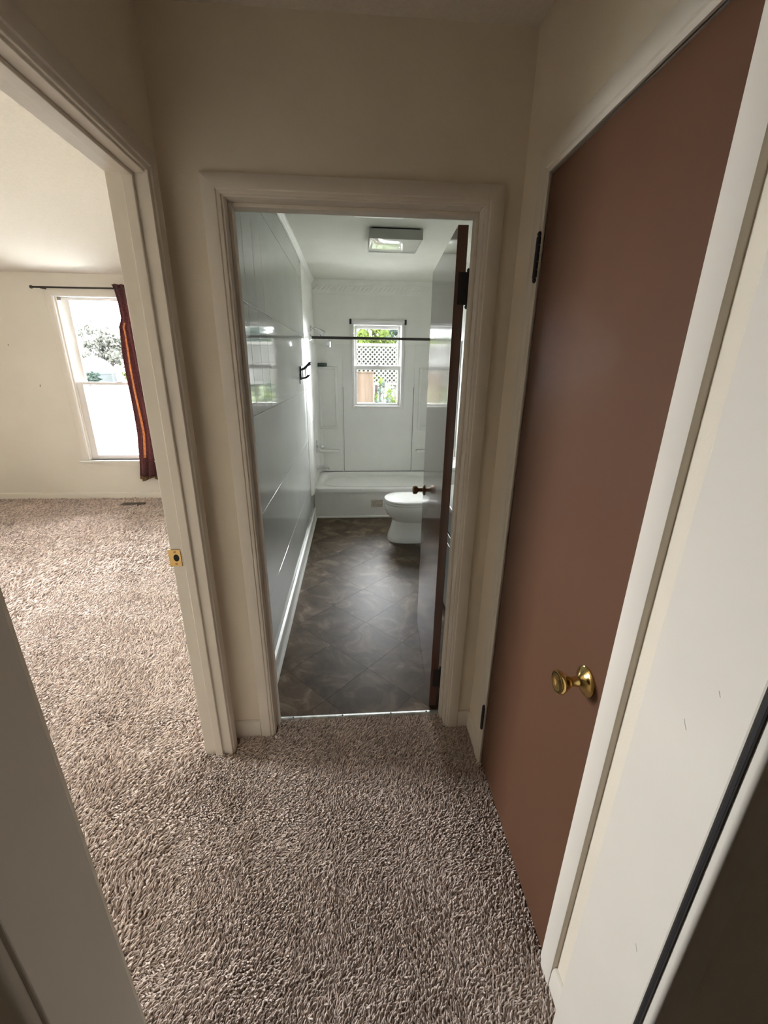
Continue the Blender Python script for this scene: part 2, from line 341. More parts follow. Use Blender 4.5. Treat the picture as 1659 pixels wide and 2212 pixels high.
# closet frame (plane x=XR, proud to -x)
t = struct(empty('trim_4', (XR, 0, 0)), 'cream painted frame around the brown closet door', 'door frame')
pr = casing_prof(.058, .015); CY0, CY1, CZ = -.806, -.203, 2.043
def P4(f): return lambda u, v, s: (lambda q: (q[0]-XR, q[1], q[2]))(f(u, v, s))
pieces(t, [sweep(pr, P4(lambda u, v, s: (XR-v, CY1+u, s)), lambda u: 0, lambda u: CZ+u),
           sweep(pr, P4(lambda u, v, s: (XR-v, CY0-u, s)), lambda u: 0, lambda u: CZ+u)],
       sweep(pr, P4(lambda u, v, s: (XR-v, s, CZ+u)), lambda u: CY0-u, lambda u: CY1+u), M_TRIM)
def RX(*a, bev=.0015): return box(a[0]-XR, a[1]-XR, *a[2:], bev=bev)
obj('jamb', RX(XR-.004, .63, CY1, CY1+.012, 0, OC[2]), M_TRIM, t); obj('jamb', RX(XR-.004, .63, CY0-.012, CY0, 0, OC[2]), M_TRIM, t)
obj('jamb_head', RX(XR-.004, .63, CY0, CY1, CZ, OC[2]+.003), M_TRIM, t)
# frame of the doorway the view looks through
t = struct(empty('trim_5', (0, YN1, 0)), 'cream painted frame of the doorway in the near foreground', 'door frame')
NX0, NX1 = -.450, .482
def NY(*a, bev=.003): return box(a[0], a[1], a[2]-YN1, a[3]-YN1, *a[4:], bev=bev)
obj('jamb', NY(ON[0]-.003, NX0, -1.104, -.962, 0, 2.05, bev=.002), M_TRIM, t); obj('jamb', NY(NX1, ON[1]+.003, -1.097, -.930, 0, 2.05), M_TRIM, t)
obj('jamb_head', NY(NX0, NX1, -1.10, -.95, 2.032, 2.05), M_TRIM, t)
for x0_, x1_ in ((NX1+.0005, NX1+.007),): obj('seam', NY(x0_, x1_, -1.1042, -1.0985, 0, 2.04, bev=.0005), M_DARK, t)  # dark strip stands in for the shadow gap and bare edge beside casing
pr = [(0, 0), (0, .008), (.002, .012), (.006, .0145), (.012, .015), (.050, .015), (.056, .012), (.058, 0)]
pieces(t, [sweep(pr, lambda u, v, s: (NX0-.007-u, -v-.004, s), lambda u: 0, lambda u: 2.04+u),
           sweep(pr, lambda u, v, s: (NX1+.006+u, -v-.004, s), lambda u: 0, lambda u: 2.04+u)],
       sweep(pr, lambda u, v, s: (s, -v-.004, 2.04+u), lambda u: NX0-.007-u, lambda u: NX1+.006+u), M_TRIM)

for y_, z_, h_, dy in ((-1.017, 1.075, .013, .004), (-1.059, .614, .011, .003), (-1.049, 1.161, .007, .002)):
    obj('scuff', loft([[(NX1+q_, y_+dy-YN1, z_+h_/2), (NX1+q_, y_+dy+.0012-YN1, z_+h_/2), (NX1+q_, y_-dy+.0012-YN1, z_-h_/2), (NX1+q_, y_-dy-YN1, z_-h_/2)] for q_ in (.0005, -.0003)]), M_TANCER, t)
wf = bpy.data.objects['wall_far']
for x_, z_ in ((-3.686, 1.74), (-3.465, 1.329), (-3.468, 1.318)): obj('nail_hole', lathe(bmesh.new(), [(.008, 0), (.006, .001), (.0005, .0012)], 'y', 10, (x_, WFAR, z_), -1), M_TANCER, wf)
# ------------------------------------------------------------------ baseboards
BBP = [(0, 0), (.012, 0), (.012, .070), (.010, .080), (.006, .086), (0, .088)]
def base_x(name, xw, sgn, y0, y1, mt=M_TRIM, prof=BBP):
    return struct(obj(name, loft([[(xw+sgn*v, y, z) for v, z in prof] for y in (y0, y1)]), mt, None, True))
def base_y(name, yw, sgn, x0, x1, mt=M_TRIM, prof=BBP):
    return struct(obj(name, loft([[(x, yw+sgn*v, z) for v, z in prof] for x in (x0, x1)]), mt, None, True))
base_y('baseboard_back_left', -.0003, -1, XL+.0003, XI0-.0545); base_y('baseboard_back_right', -.0003, -1, XI1+.0545, XR-.0003)
base_x('baseboard_right', XR-.0003, -1, CY1+.0585, -.0125); base_x('baseboard_right_near', XR-.0003, -1, YN0+.0005, CY0-.0585)
base_y('baseboard_bedroom', WFAR-.0003, -1, -4.39, XLB-.0005, M_BEDW)
BB2 = [(0, 0), (.022, 0), (.022, .012), (.014, .022), (.012, .028), (.012, .105), (.016, .110), (.014, .128), (0, .132)]
base_x('baseboard_bathroom', XBL+.0003, 1, .135, 2.796, M_BTRIM, BB2)

# ------------------------------------------------------------------ bathroom wallboard on the left wall
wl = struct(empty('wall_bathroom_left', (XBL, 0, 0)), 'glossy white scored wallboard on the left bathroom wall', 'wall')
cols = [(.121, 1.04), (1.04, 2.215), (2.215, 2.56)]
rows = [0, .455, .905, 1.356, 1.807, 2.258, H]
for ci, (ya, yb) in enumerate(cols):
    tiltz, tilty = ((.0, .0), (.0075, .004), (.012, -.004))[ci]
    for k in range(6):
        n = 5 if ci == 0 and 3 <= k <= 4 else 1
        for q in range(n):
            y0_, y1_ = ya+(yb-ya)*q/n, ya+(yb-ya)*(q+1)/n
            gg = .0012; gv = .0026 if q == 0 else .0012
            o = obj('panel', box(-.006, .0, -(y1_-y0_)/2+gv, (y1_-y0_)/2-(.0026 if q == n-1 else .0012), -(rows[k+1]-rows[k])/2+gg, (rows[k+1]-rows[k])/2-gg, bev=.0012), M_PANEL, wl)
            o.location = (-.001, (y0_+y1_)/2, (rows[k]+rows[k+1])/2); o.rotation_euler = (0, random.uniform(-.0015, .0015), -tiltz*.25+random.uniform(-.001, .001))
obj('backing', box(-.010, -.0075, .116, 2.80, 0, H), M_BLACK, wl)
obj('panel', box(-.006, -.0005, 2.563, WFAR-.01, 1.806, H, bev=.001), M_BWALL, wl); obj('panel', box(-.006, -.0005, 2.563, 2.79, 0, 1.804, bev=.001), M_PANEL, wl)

# crown mouldings in the bathroom
CP = [(0, 0), (.008, 0), (.010, .030), (.020, .045), (.024, .080), (.030, .092), (.044, .098), (.052, .120), (.055, .135), (0, .135)]
t = struct(empty('trim_6', (0, WFAR-.008, H-.1355)), 'embossed rope crown moulding on the far bathroom wall', 'moulding')
obj('moulding', loft([[(x, -v, z) for v, z in CP] for x in (XBL+.001, XBR-.001)]), M_BTRIM, t, True)
bm0 = bmesh.new(); tube(bm0, [(-.030, -.017, .038), (-.010, -.025, .048), (.012, -.027, .066), (.030, -.026, .078)], [.002, .007, .007, .002], 6)
ro = obj('rope_ridge', bm0, M_BTRIM, t, True)
for k in range(30):
    o = ro if k == 0 else ro.copy()
    if k: COL.objects.link(o)
    o.location = (XBL+.035+k*.0475, 0, 0)
t = struct(empty('trim_7', (XBL, 0, H-.075)), 'narrow crown moulding along the left bathroom wall', 'moulding')
obj('moulding', loft([[(v, y, z) for v, z in [(0, .03), (.005, .03), (.007, .045), (.014, .049), (.016, .056), (.026, .062), (.03, .0745), (0, .0745)]] for y in (.135, WFAR-.06)]), M_BTRIM, t, True)

# ------------------------------------------------------------------ windows
def pane(name, x0, x1, y, z0, z1, parent): return obj(name, box(x0, x1, y, y+.004, z0, z1), M_GLASS, parent)
def sash(parent, x0, x1, y0, y1, z0, z1, w, wb, wt, mt=M_FRAME):
    s_ = empty('sash', (0, 0, 0)); s_.parent = parent
    for a in ((x0, x0+w, z0, z1), (x1-w, x1, z0, z1), (x0+w, x1-w, z0, z0+wb), (x0+w, x1-w, z1-wt, z1)):
        obj('rail', box(a[0], a[1], y0, y1, a[2], a[3], bev=.004), mt, s_)
    pane('pane', x0+w-.003, x1-w+.003, (y0+y1)/2, z0+wb-.003, z1-wt+.003, s_)
    return s_
# bedroom window
w = struct(empty('window_1', (0, WFAR, 0)), 'tall double-hung bedroom window in cream casing', 'window')
X0, X1, Z0, Z1 = RW
for a in ((X0-.062, X0+.002, Z0, Z1+.045), (X1-.002, X1+.062, Z0, Z1+.045)): obj('casing', box(a[0], a[1], -.016, 0, a[2], a[3], bev=.003), M_BEDW, w)
obj('casing', box(X0+.002, X1-.002, -.016, 0, Z1-.004, Z1+.045, bev=.003), M_BEDW, w)
obj('jamb', box(X0-.001, X0+.016, -.012, .15, Z0, Z1, bev=.002), M_FRAME, w); obj('jamb', box(X1-.016, X1+.001, -.012, .15, Z0, Z1, bev=.002), M_FRAME, w)
obj('jamb_head', box(X0+.016, X1-.016, -.012, .15, Z1-.014, Z1+.001, bev=.002), M_FRAME, w)
obj('stop', box(X0+.016, X0+.030, .012, .030, Z0, Z1-.014, bev=.002), M_BEDW, w); obj('stop', box(X1-.030, X1-.016, .012, .030, Z0, Z1-.014, bev=.002), M_BEDW, w)
obj('sill', box(X0-.085, X1+.085, -.050, .15, Z0-.022, Z0, bev=.005), M_FRAME, w); obj('apron', box(X0-.055, X1+.055, -.014, 0, Z0-.075, Z0-.022, bev=.003), M_BEDW, w)
su = sash(w, X0+.030, X1-.030, .075, .105, 1.332, Z1-.014, .085, .030, .024); sl = sash(w, X0+.017, X1-.017, .035, .068, Z0, 1.366, .080, .048, .030)
obj('sash_lock', box(-2.66, -2.60, .022, .045, 1.366, 1.378, bev=.003), M_FRAME, sl)
obj('bracket', box(X0+.017, X0+.050, .032, .06, Z1-.045, Z1-.014, bev=.002), mat('tarnished_bracket', (.30, .28, .24), .5, .4), w)
# bathroom window
w = struct(empty('window_2', (0, WFAR-.008, 0)), 'small double-hung bathroom window above the tub', 'window')
X0, X1, Z0, Z1 = BW
for a in ((X0, X0+.030, Z0, Z1), (X1-.030, X1, Z0, Z1), (X0+.030, X1-.030, Z0, Z0+.024), (X0+.030, X1-.030, Z1-.034, Z1)):
    obj('frame', box(a[0], a[1], -.014, .158, a[2], a[3], bev=.003), M_FRAME, w)
su = sash(w, X0+.034, X1-.034, .085, .110, 1.548, Z1-.034, .030, .040, .034); sl = sash(w, X0+.028, X1-.028, .045, .075, Z0+.022, 1.578, .034, .030, .046)
obj('sash_lock', box(.26, .305, .030, .05, 1.578, 1.588, bev=.003), M_FRAME, sl)
for x in (X0-.012, X1+.002): obj('blind_bracket', box(x-.006, x+.016, -.035, -.001, Z1-.030, Z1+.022, bev=.002), M_DARK, w)
obj('blind_rail', box(X0+.004, X1+.0, -.030, -.015, Z1-.012, Z1+.012, bev=.003), M_FRAME, w)
# second bedroom window, in the left wall beyond the frame
for nm, (Y0, Y1, Z0, Z1), lb in (('window_3', LW, 'bedroom window in the left wall outside the picture'),):
    w = struct(empty(nm, (-4.40, 0, 0)), lb, 'window')
    for a in ((Y0-.06, Y0, Z0-.06, Z1+.06), (Y1, Y1+.06, Z0-.06, Z1+.06), (Y0, Y1, Z0-.06, Z0), (Y0, Y1, Z1, Z1+.06)): obj('casing', box(0, .016, a[0], a[1], a[2], a[3], bev=.003), M_BEDW, w)
    for a in ((Y0, Y0+.04, Z0, Z1), (Y1-.04, Y1, Z0, Z1), (Y0+.04, Y1-.04, Z0, Z0+.05), (Y0+.04, Y1-.04, Z1-.04, Z1), (Y0+.04, Y1-.04, 1.42, 1.46)): obj('sash_rail', box(-.09, -.055, a[0], a[1], a[2], a[3], bev=.003), M_FRAME, w)
    obj('pane', box(-.074, -.070, Y0+.038, Y1-.038, Z0+.048, 1.422), M_GLASS, w); obj('pane', box(-.074, -.070, Y0+.038, Y1-.038, 1.458, Z1-.038), M_GLASS, w)

# ------------------------------------------------------------------ doors
def hinge(parent, x, y, z, h, leaf=None, mt=M_DARK, r=.0065):
    hg = empty('hinge', (x, y, z)); hg.parent = parent
    bm = bmesh.new(); n = 5
    for k in range(n): tube(bm, [(0, 0, h*(k/n-.5)+.0008), (0, 0, h*((k+1)/n-.5)-.0008)], r, 10)
    obj('knuckle', bm, mt, hg, True)
    for s_ in (1, -1): obj('finial', lathe(bmesh.new(), [(.0035, 0), (.0058, .003), (.0058, .008), (.003, .012), (.0005, .0125)], 'z', 10, (0, 0, s_*h/2), s_), mt, hg, True)
    if leaf:
        for q in leaf: obj('leaf', box(*q[:4], -h/2, h/2, bev=.0008), mt, hg)
    return hg
# closet door
d = struct(empty('door_1', (XR, CY1, 0)), 'flush dark brown closet door with a brass knob', 'door')
obj('slab', box(-.001, .035, CY0-CY1+.004, -.003, .012, 2.038, bev=.0015), M_BROWN, d)
for z in (1.852, .245): hinge(d, -.013, .006, z, .098, [(-.002, .013, .003, .014)])
kn = empty('knob', (-.001, -.741-CY1, .908)); kn.parent = d
obj('rosette', lathe(bmesh.new(), [(.034, 0), (.034, .004), (.030, .008), (.026, .009), (.020, .014), (.014, .018), (.012, .022)], 'x', 32, sgn=-1), M_BRASS, kn, True)
obj('neck', lathe(bmesh.new(), [(.0125, .018), (.0115, .026), (.0105, .034), (.0115, .040)], 'x', 24, sgn=-1), M_BRASS, kn, True)
obj('handle', lathe(bmesh.new(), [(.010, .036), (.014, .042), (.0245, .058), (.0265, .062), (.0265, .066), (.0255, .069), (.021, .070), (.014, .067), (.006, .0655), (.0002, .065)], 'x', 32, sgn=-1), M_BRASS, kn, True)
obj('latch_plate', box(-.0025, .010, CY0-CY1-.0005, CY0-CY1+.0045, .885, .945, bev=.0008), M_BRASSD, d)
obj('strike_gap', box(-.0045, .004, CY0-CY1-.0008, CY0-CY1+.003, .868, .905), M_BLACK, d)
# bathroom door, open into the bathroom
A = -math.atan2(.047, .71)
d = struct(empty('door_2', (.384, .106, 0), A), 'glossy brown bathroom door standing open with a brass knob', 'door')
obj('slab', box(-.036, -.001, 0, .715, .014, 2.008, bev=.0012), M_BROWNG, d)
for z in (1.822, .18): hinge(d, .009, .004, z, .10, [(-.034, .003, -.0062, -.0035), (.008, .0135, -.004, .030)])
kn = empty('knob', (-.036, .655, .915)); kn.parent = d
for s_, x_ in ((-1, 0), (1, .035)):
    obj('rosette', lathe(bmesh.new(), [(.031, 0), (.031, .003), (.025, .008), (.014, .010)], 'x', 24, (x_, 0, 0), s_), M_BRASSD, kn, True)
    obj('handle', lathe(bmesh.new(), [(.011, .008), (.010, .030), (.012, .034), (.022, .040), (.0245, .052), (.0225, .062), (.012, .066), (.0005, .066)], 'x', 24, (x_, 0, 0), s_), M_BRASSD, kn, True)

# ------------------------------------------------------------------ bathtub and surround
YT = 2.800
def superel(cx, cy, a, b_, n, e, z):
    out = []
    for k in range(n):
        th = 2*math.pi*(k+.5)/n; c, s_ = math.cos(th), math.sin(th)
        out.append((cx+a*math.copysign(abs(c)**(2/e), c), cy+b_*math.copysign(abs(s_)**(2/e), s_), z))
    return out
tb = tag(empty('bathtub', (XBL, YT, 0)), 'white alcove bathtub under the small bathroom window', 'bathtub')
LT, WT, ZT = XBR-XBL-.002, WFAR-.009-YT, .336; n = 72
def rect_ring(x0, x1, y0, y1, z, ref):
    cx, cy, ax, ay = (x0+x1)/2, (y0+y1)/2, (x1-x0)/2, (y1-y0)/2; out = []
    for k in range(n):
        th = 2*math.pi*(k+.5)/n; c, s_ = math.cos(th), math.sin(th); f = 1/max(abs(c), abs(s_))
        out.append((cx+ax*c*f, cy+ay*s_*f, z))
    return out
cx, cy = LT*.5, WT*.53
rings = [rect_ring(.001, LT, .000, WT, ZT-.045, 0), rect_ring(.001, LT, 0, WT, ZT-.010, 0), rect_ring(.006, LT-.005, .005, WT-.005, ZT-.002, 0), rect_ring(.012, LT-.011, .011, WT-.011, ZT, 0),
         superel(cx, cy, LT*.5-.075, WT*.5-.058, n, 4.2, ZT), superel(cx, cy, LT*.5-.085, WT*.5-.066, n, 4.0, ZT-.006), superel(cx, cy, LT*.5-.095, WT*.5-.074, n, 3.8, ZT-.030),
         superel(cx, cy, LT*.5-.125, WT*.5-.095, n, 3.4, ZT-.16), superel(cx, cy, LT*.5-.17, WT*.5-.12, n, 3.2, ZT-.27), superel(cx, cy, LT*.5-.25, WT*.5-.18, n, 2.8, ZT-.295)]
obj('basin', loft(rings), M_TUB, tb, True)
obj('apron', box(.002, LT-.001, .016, .034, .012, ZT-.030, bev=.006), mat('tub_apron_enamel', (.82, .80, .76), .3, var=.04), tb)
obj('base_lip', box(.002, LT-.001, .004, .020, 0, .020, bev=.004), M_BTRIM, tb)
q = empty('access_plate', (.674, .0155, .165)); q.parent = tb
obj('plate', box(-.064, .064, -.003, 0, -.045, .038, bev=.001), M_BEIGEP, q); obj('slot', box(-.058, .058, -.005, -.002, -.020, -.014), M_TANCER, q)
ob_ = obj('overflow_plate', lathe(bmesh.new(), [(.034, 0), (.034, .004), (.028, .009), (.001, .010)], 'x', 20, (.112, cy, .24)), M_CHROME, tb, True)
# surround panels
sr = tag(empty('tub_surround', (XBL, WFAR-.008, 0)), 'white plastic wall surround with recessed corner shelves above the tub', 'tub surround')
LS = XBR-XBL; ZS0, ZS1 = ZT+.002, 1.804
obj('centre_panel', wall_with_holes('y', -.006, -.0005, .313, LS-.313, ZS0, ZS1, [(BW[0]-XBL-.004, BW[1]-XBL+.004, BW[2]-.004, ZS1)]), M_SURR, sr)
def corner_panel(x0, sx):
    c = empty('corner_panel', (x0, 0, 0)); c.parent = sr
    def b2(name, xa, xb, ya, yb, za, zb, bev=.004):
        xa, xb = (xa*sx, xb*sx) if sx > 0 else (xb*sx, xa*sx); return obj(name, box(xa, xb, ya, yb, za, zb, bev=bev), M_SURR, c)
    b2('backing', .001, .310, -.007, -.0005, ZS0, ZS1, .001)
    b2('edge_bead', .296, .310, -.016, -.006, ZS0, 1.38, .003)
    # niche frame
    b2('niche_frame', .018, .050, -.030, -.006, .858, 1.560, .007); b2('niche_frame', .222, .254, -.030, -.006, .858, 1.560, .007)
    b2('niche_frame', .046, .226, -.030, -.006, 1.534, 1.562, .007); b2('niche_frame', .046, .226, -.034, -.006, .856, .894, .007)
    b2('shelf', .012, .262, -.060, -.006, .580, .612, .010); b2('cove', .001, .014, -.012, -.006, ZS0, ZS1, .003)
corner_panel(0, 1); corner_panel(LS, -1)
obj('side_panel', loft([[(v, y, z) for v, y in [(.001, -1.06), (.008, -1.04), (.022, -1.0), (.027, -.97), (.028, -.93), (.026, -.88), (.020, -.78), (.014, -.68), (.012, -.60), (.012, -.06), (.030, -.02), (.06, -.0075), (.001, -.0075)]] for z in (ZS0, 1.80)]), M_SURR, sr, True)
obj('side_panel', box(LS-.013, LS-.001, -.93, -.0085, ZS0, 1.80, bev=.003), M_SURR, sr)
obj('caulk_line', box(.012, LS-.013, -.012, -.0005, ZT, ZT+.005), mat('grey_caulk', (.10, .10, .095), .8, var=.3, nscale=30), sr)
for x in (.3125, LS-.3125): obj('seam', box(x-.002, x+.002, -.0085, -.001, ZT, 1.34), MATS['grey_caulk'], sr)

# soap bar on the niche ledge
t = tag(empty('soap_box', (-.350, WFAR-.033, 1.5628)), 'small dark green box on the corner niche ledge', 'box')
obj('box', box(-.051, .051, -.015, .015, 0, .036, bev=.004), M_GREENBAR, t); obj('band', box(-.040, .040, -.0158, -.014, .013, .024), mat('pale_print', (.12, .18, .15), .5, var=.6, nscale=60), t)
# shower rod
t = tag(empty('shower_rod', (XBL, 2.845, 1.823)), 'dark bronze shower curtain rod across the tub alcove', 'curtain rod')
obj('rod', tube(bmesh.new(), [(.026, 0, 0), (LS-.016, 0, 0)], .0125, 14), M_ROD, t, True)
obj('flange', lathe(bmesh.new(), [(.034, .0225), (.034, .027), (.024, .036), (.015, .044)], 'x', 20), M_CHROME, t, True); obj('flange', lathe(bmesh.new(), [(.034, -.0135), (.034, -.018), (.024, -.027), (.015, -.035)], 'x', 20, (LS, 0, 0)), M_CHROME, t, True)
# shower head
t = tag(empty('twin_shower', (XBL, 3.17, 1.928)), 'chrome shower arm with twin angled shower heads', 'shower head')
obj('flange', lathe(bmesh.new(), [(.030, .0), (.030, .008), (.016, .014)], 'x', 18), M_CHROME, t, True)
obj('arm', tube(bmesh.new(), [(.012, 0, 0), (.045, 0, .004), (.07, 0, -.004), (.09, -.003, -.018)], .009, 10), M_CHROME, t, True)
def cone(name, a, b_, r0, r1): return obj(name, tube(bmesh.new(), [a, tuple(.5*(p+q_) for p, q_ in zip(a, b_)), b_], [r0, r0*1.5, r1], 14), M_CHROME, t, True)
cone('head', (.085, -.003, -.012), (.140, -.02, -.055), .018, .036); cone('head', (.150, -.03, -.150), (.195, -.05, -.115), .034, .016)
obj('hose_joint', tube(bmesh.new(), [(.09, -.003, -.018), (.10, -.02, -.075), (.13, -.03, -.10), (.185, -.05, -.12)], .009, 10), M_CHROME, t, True)
# tub valve and spout
t = tag(empty('tub_valve', (XBL+.0125, 3.19, .715)), 'chrome single-handle shower valve above the tub spout', 'faucet')
obj('escutcheon', lathe(bmesh.new(), [(.075, 0), (.075, .004), (.065, .010), (.025, .013)], 'x', 24), M_CHROME, t, True)
obj('stem', tube(bmesh.new(), [(.012, 0, 0), (.05, 0, 0)], .013, 12), M_CHROME, t, True)
obj('handle', lathe(bmesh.new(), [(.014, .045), (.026, .05), (.028, .066), (.018, .080), (.001, .082)], 'x', 12), M_CHROME, t, True)
t = tag(empty('tub_spout', (XBL+.0125, 3.19, .475)), 'chrome tub spout over the left end of the tub', 'spout')
obj('spout', loft([superel_ for superel_ in [[(x, y*s_, z*s2+dz) for y, z in [(.024*math.cos(2*math.pi*k/16), .026*math.sin(2*math.pi*k/16)) for k in range(16)]] for x, s_, s2, dz in ((0, 1.1, 1.1, 0), (.06, 1.0, 1.0, 0), (.11, .95, .9, -.003), (.140, .85, .65, -.012))]]), M_CHROME, t, True)
obj('diverter', tube(bmesh.new(), [(.11, 0, .02), (.11, 0, .04)], .005, 8), M_CHROME, t, True)
# black wall hook rack
t = tag(empty('hook_rack', (XBL, 2.16, 1.513)), 'black plastic pronged holder on the glossy left bathroom wall', 'wall hook')
obj('back_plate', box(0, .012, -.022, .022, -.056, .050, bev=.002), M_DARK, t)
obj('upper_arm', tube(bmesh.new(), [(.008, 0, .022), (.035, .01, .034), (.058, .03, .058), (.075, .04, .072), (.082, .05, .078)], [.009, .010, .010, .014, .008], 8), M_DARK, t, True)
obj('lower_arm', tube(bmesh.new(), [(.008, 0, -.044), (.045, .01, -.038), (.062, .02, -.024), (.07, .03, -.018)], [.008, .008, .010, .006], 8), M_DARK, t, True)
for k in range(4): obj('prong', tube(bmesh.new(), [(.018+.012*k, .004+.003*k, .020+.008*k), (.020+.011*k, .004+.003*k, -.040+.003*k)], .0024, 6), M_DARK, t)
obj('side_hook', box(0, .006, -.062, -.054, -.085, -.008, bev=.001), M_DARK, t)

# ------------------------------------------------------------------ toilet
t = tag(empty('toilet', (.28, 2.235, 0)), 'white toilet with closed lid beside the tub', 'toilet')
def ring(x0, x1, hw, z, e=2.3, n=40, fr=.42):
    out = []
    for k in range(n):
        th = 2*math.pi*k/n; c, s_ = math.cos(th), math.sin(th); xm = x0+(x1-x0)*fr
        a = (xm-x0) if c < 0 else (x1-xm); ee = e if c < 0 else 3.6
        out.append((xm+a*math.copysign(abs(c)**(2/ee), c), hw*math.copysign(abs(s_)**(2/ee), s_), z))
    return out
obj('pedestal', loft([ring(.030, .60, .150, 0, 3), ring(.028, .60, .150, .012, 3), ring(.040, .58, .136, .05, 3), ring(.062, .57, .122, .12, 2.8), ring(.078, .56, .115, .19, 2.6), ring(.080, .56, .118, .215, 2.5)]), M_PORC, t, True)
obj('bowl', loft([ring(.085, .55, .112, .185, 2.5), ring(.070, .55, .128, .215, 2.4), ring(.025, .55, .158, .255, 2.3), ring(.003, .54, .176, .300, 2.2), ring(-.002, .54, .182, .340, 2.2), ring(.004, .54, .180, .362, 2.2), ring(.014, .53, .172, .368, 2.2)]), M_PORC, t, True)
obj('seat', loft([ring(.006, .50, .176, .3705, 2.2), ring(.001, .50, .182, .375, 2.2), ring(.001, .50, .182, .386, 2.2), ring(.006, .50, .177, .390, 2.2)]), M_PORC, t, True)
obj('lid', loft([ring(.004, .50, .178, .3935, 2.2), ring(-.002, .50, .184, .398, 2.2), ring(-.001, .50, .183, .408, 2.2), ring(.012, .495, .172, .414, 2.2), ring(.10, .46, .11, .418, 2.2)]), M_PORC, t, True)
obj('tank', box(.525, .733, -.215, .215, .36, .715, bev=.022, seg=3), M_PORC, t, True); obj('tank_lid', box(.512, .737, -.228, .228, .716, .745, bev=.010, seg=3), M_PORC, t, True)
obj('flush_lever', box(.505, .526, -.17, -.10, .655, .668, bev=.004), M_CHROME, t); obj('bowl_neck', box(.45, .60, -.115, .115, .20, .375, bev=.03, seg=3), M_PORC, t, True)

# ------------------------------------------------------------------ vanity (seen through the hinge gap)
t = tag(empty('vanity', (.575, .20, 0)), 'grey vanity cabinet behind the open brown bathroom door', 'vanity')
obj('body', box(.012, .444, .010, 1.06, .09, .765, bev=.002), M_GRAYP, t); obj('toe_kick', box(.06, .444, .012, 1.055, 0, .09), M_DARK, t)
for k, (ya, yb) in enumerate(((.03, .355), (.375, .70), (.72, 1.04))):
    if k < 2:
        dr = obj('door', box(-.006, .012, ya, yb, .12, .60, bev=.003), M_GRAYP, t); obj('raised_panel', box(-.012, -.005, ya+.05, yb-.05, .17, .55, bev=.004), M_GRAYP, dr)
        obj('handle', tube(bmesh.new(), [(-.006, yb-.03, .44), (-.03, yb-.03, .45), (-.03, yb-.03, .53), (-.006, yb-.03, .54)], .005, 8), M_CHROME, dr, True)
        obj('drawer', box(-.006, .012, ya, yb, .62, .745, bev=.003), M_GRAYP, t)
    else:
        for z0_, z1_ in ((.12, .32), (.34, .54), (.56, .745)):
            dr = obj('drawer', box(-.006, .012, ya, yb, z0_, z1_, bev=.003), M_GRAYP, t)
            obj('handle', tube(bmesh.new(), [(-.006, ya+.12, (z0_+z1_)/2), (-.03, ya+.12, (z0_+z1_)/2), (-.03, yb-.12, (z0_+z1_)/2), (-.006, yb-.12, (z0_+z1_)/2)], .005, 8), M_CHROME, dr, True)
obj('countertop', box(-.022, .444, -.005, 1.075, .766, .800, bev=.008), M_COUNTER, t, True); obj('backsplash', box(.424, .444, -.005, 1.075, .801, .90, bev=.004), M_TANCER, t)
obj('basin', loft([superel(.22, .55, .165, .22, 40, 2.2, .8005), superel(.22, .55, .175, .23, 40, 2.2, .808), superel(.22, .55, .160, .21, 40, 2.2, .808), superel(.22, .55, .14, .19, 40, 2.2, .802), superel(.22, .55, .10, .15, 40, 2.2, .8015)]), M_PORC, t, True)
obj('faucet', tube(bmesh.new(), [(.385, .55, .80), (.385, .55, .90), (.35, .55, .93), (.29, .55, .90)], .012, 10), M_CHROME, t, True)
t = tag(empty('mirror', (XBR-.001, .74, 1.50)), 'plain wall mirror above the vanity', 'mirror')
obj('glass', box(-.008, -.003, -.48, .48, -.42, .42), M_MIRROR, t); obj('frame', wall_with_holes('x', -.014, -.0005, -.50, .50, -.44, .44, [(-.475, .475, -.415, .415)]), M_BTRIM, t)

# ------------------------------------------------------------------ bathroom ceiling fixtures
t = tag(empty('ceiling_light', (.297, 1.905, H)), 'square flush ceiling light with white diffuser, switched off', 'ceiling light')
obj('housing', wall_with_holes('y', -.178, -.171, -.178, .178, -.068, -.010, []), M_LIGHTB, t)
obj('housing', wall_with_holes('y', .171, .178, -.178, .178, -.068, -.010, []), M_LIGHTB, t)
for x in (-.178, .171): obj('housing', box(x, x+.007, -.171, .171, -.068, -.010), M_LIGHTB, t)
obj('mount', box(-.162, .162, -.162, .162, -.011, -.0003), M_DARK, t)
nn = 12; rr = []
bm = bmesh.new(); gv = [[bm.verts.new((-.170+.34*i/nn, -.170+.34*k/nn, -.066-.012*(1-((i/nn-.5)*2)**4)*(1-((k/nn-.5)*2)**4))) for k in range(nn+1)] for i in range(nn+1)]
for i in range(nn):
    for k in range(nn): bm.faces.new((gv[i][k], gv[i][k+1], gv[i+1][k+1], gv[i+1][k]))
obj('diffuser', bm, M_DIFF, t, True)
t = tag(empty('ceiling_vent', (.165, 1.36, H)), 'white exhaust fan grille on the bathroom ceiling', 'vent')
obj('frame', wall_with_holes('y', -.15, .13, -.148, .148, -.022, -.0003, []), M_BTRIM, t)
for k in range(8): obj('slat', box(-.125, .125, -.12+k*.03, -.105+k*.03, -.028, -.0225, bev=.001), M_BTRIM, t)

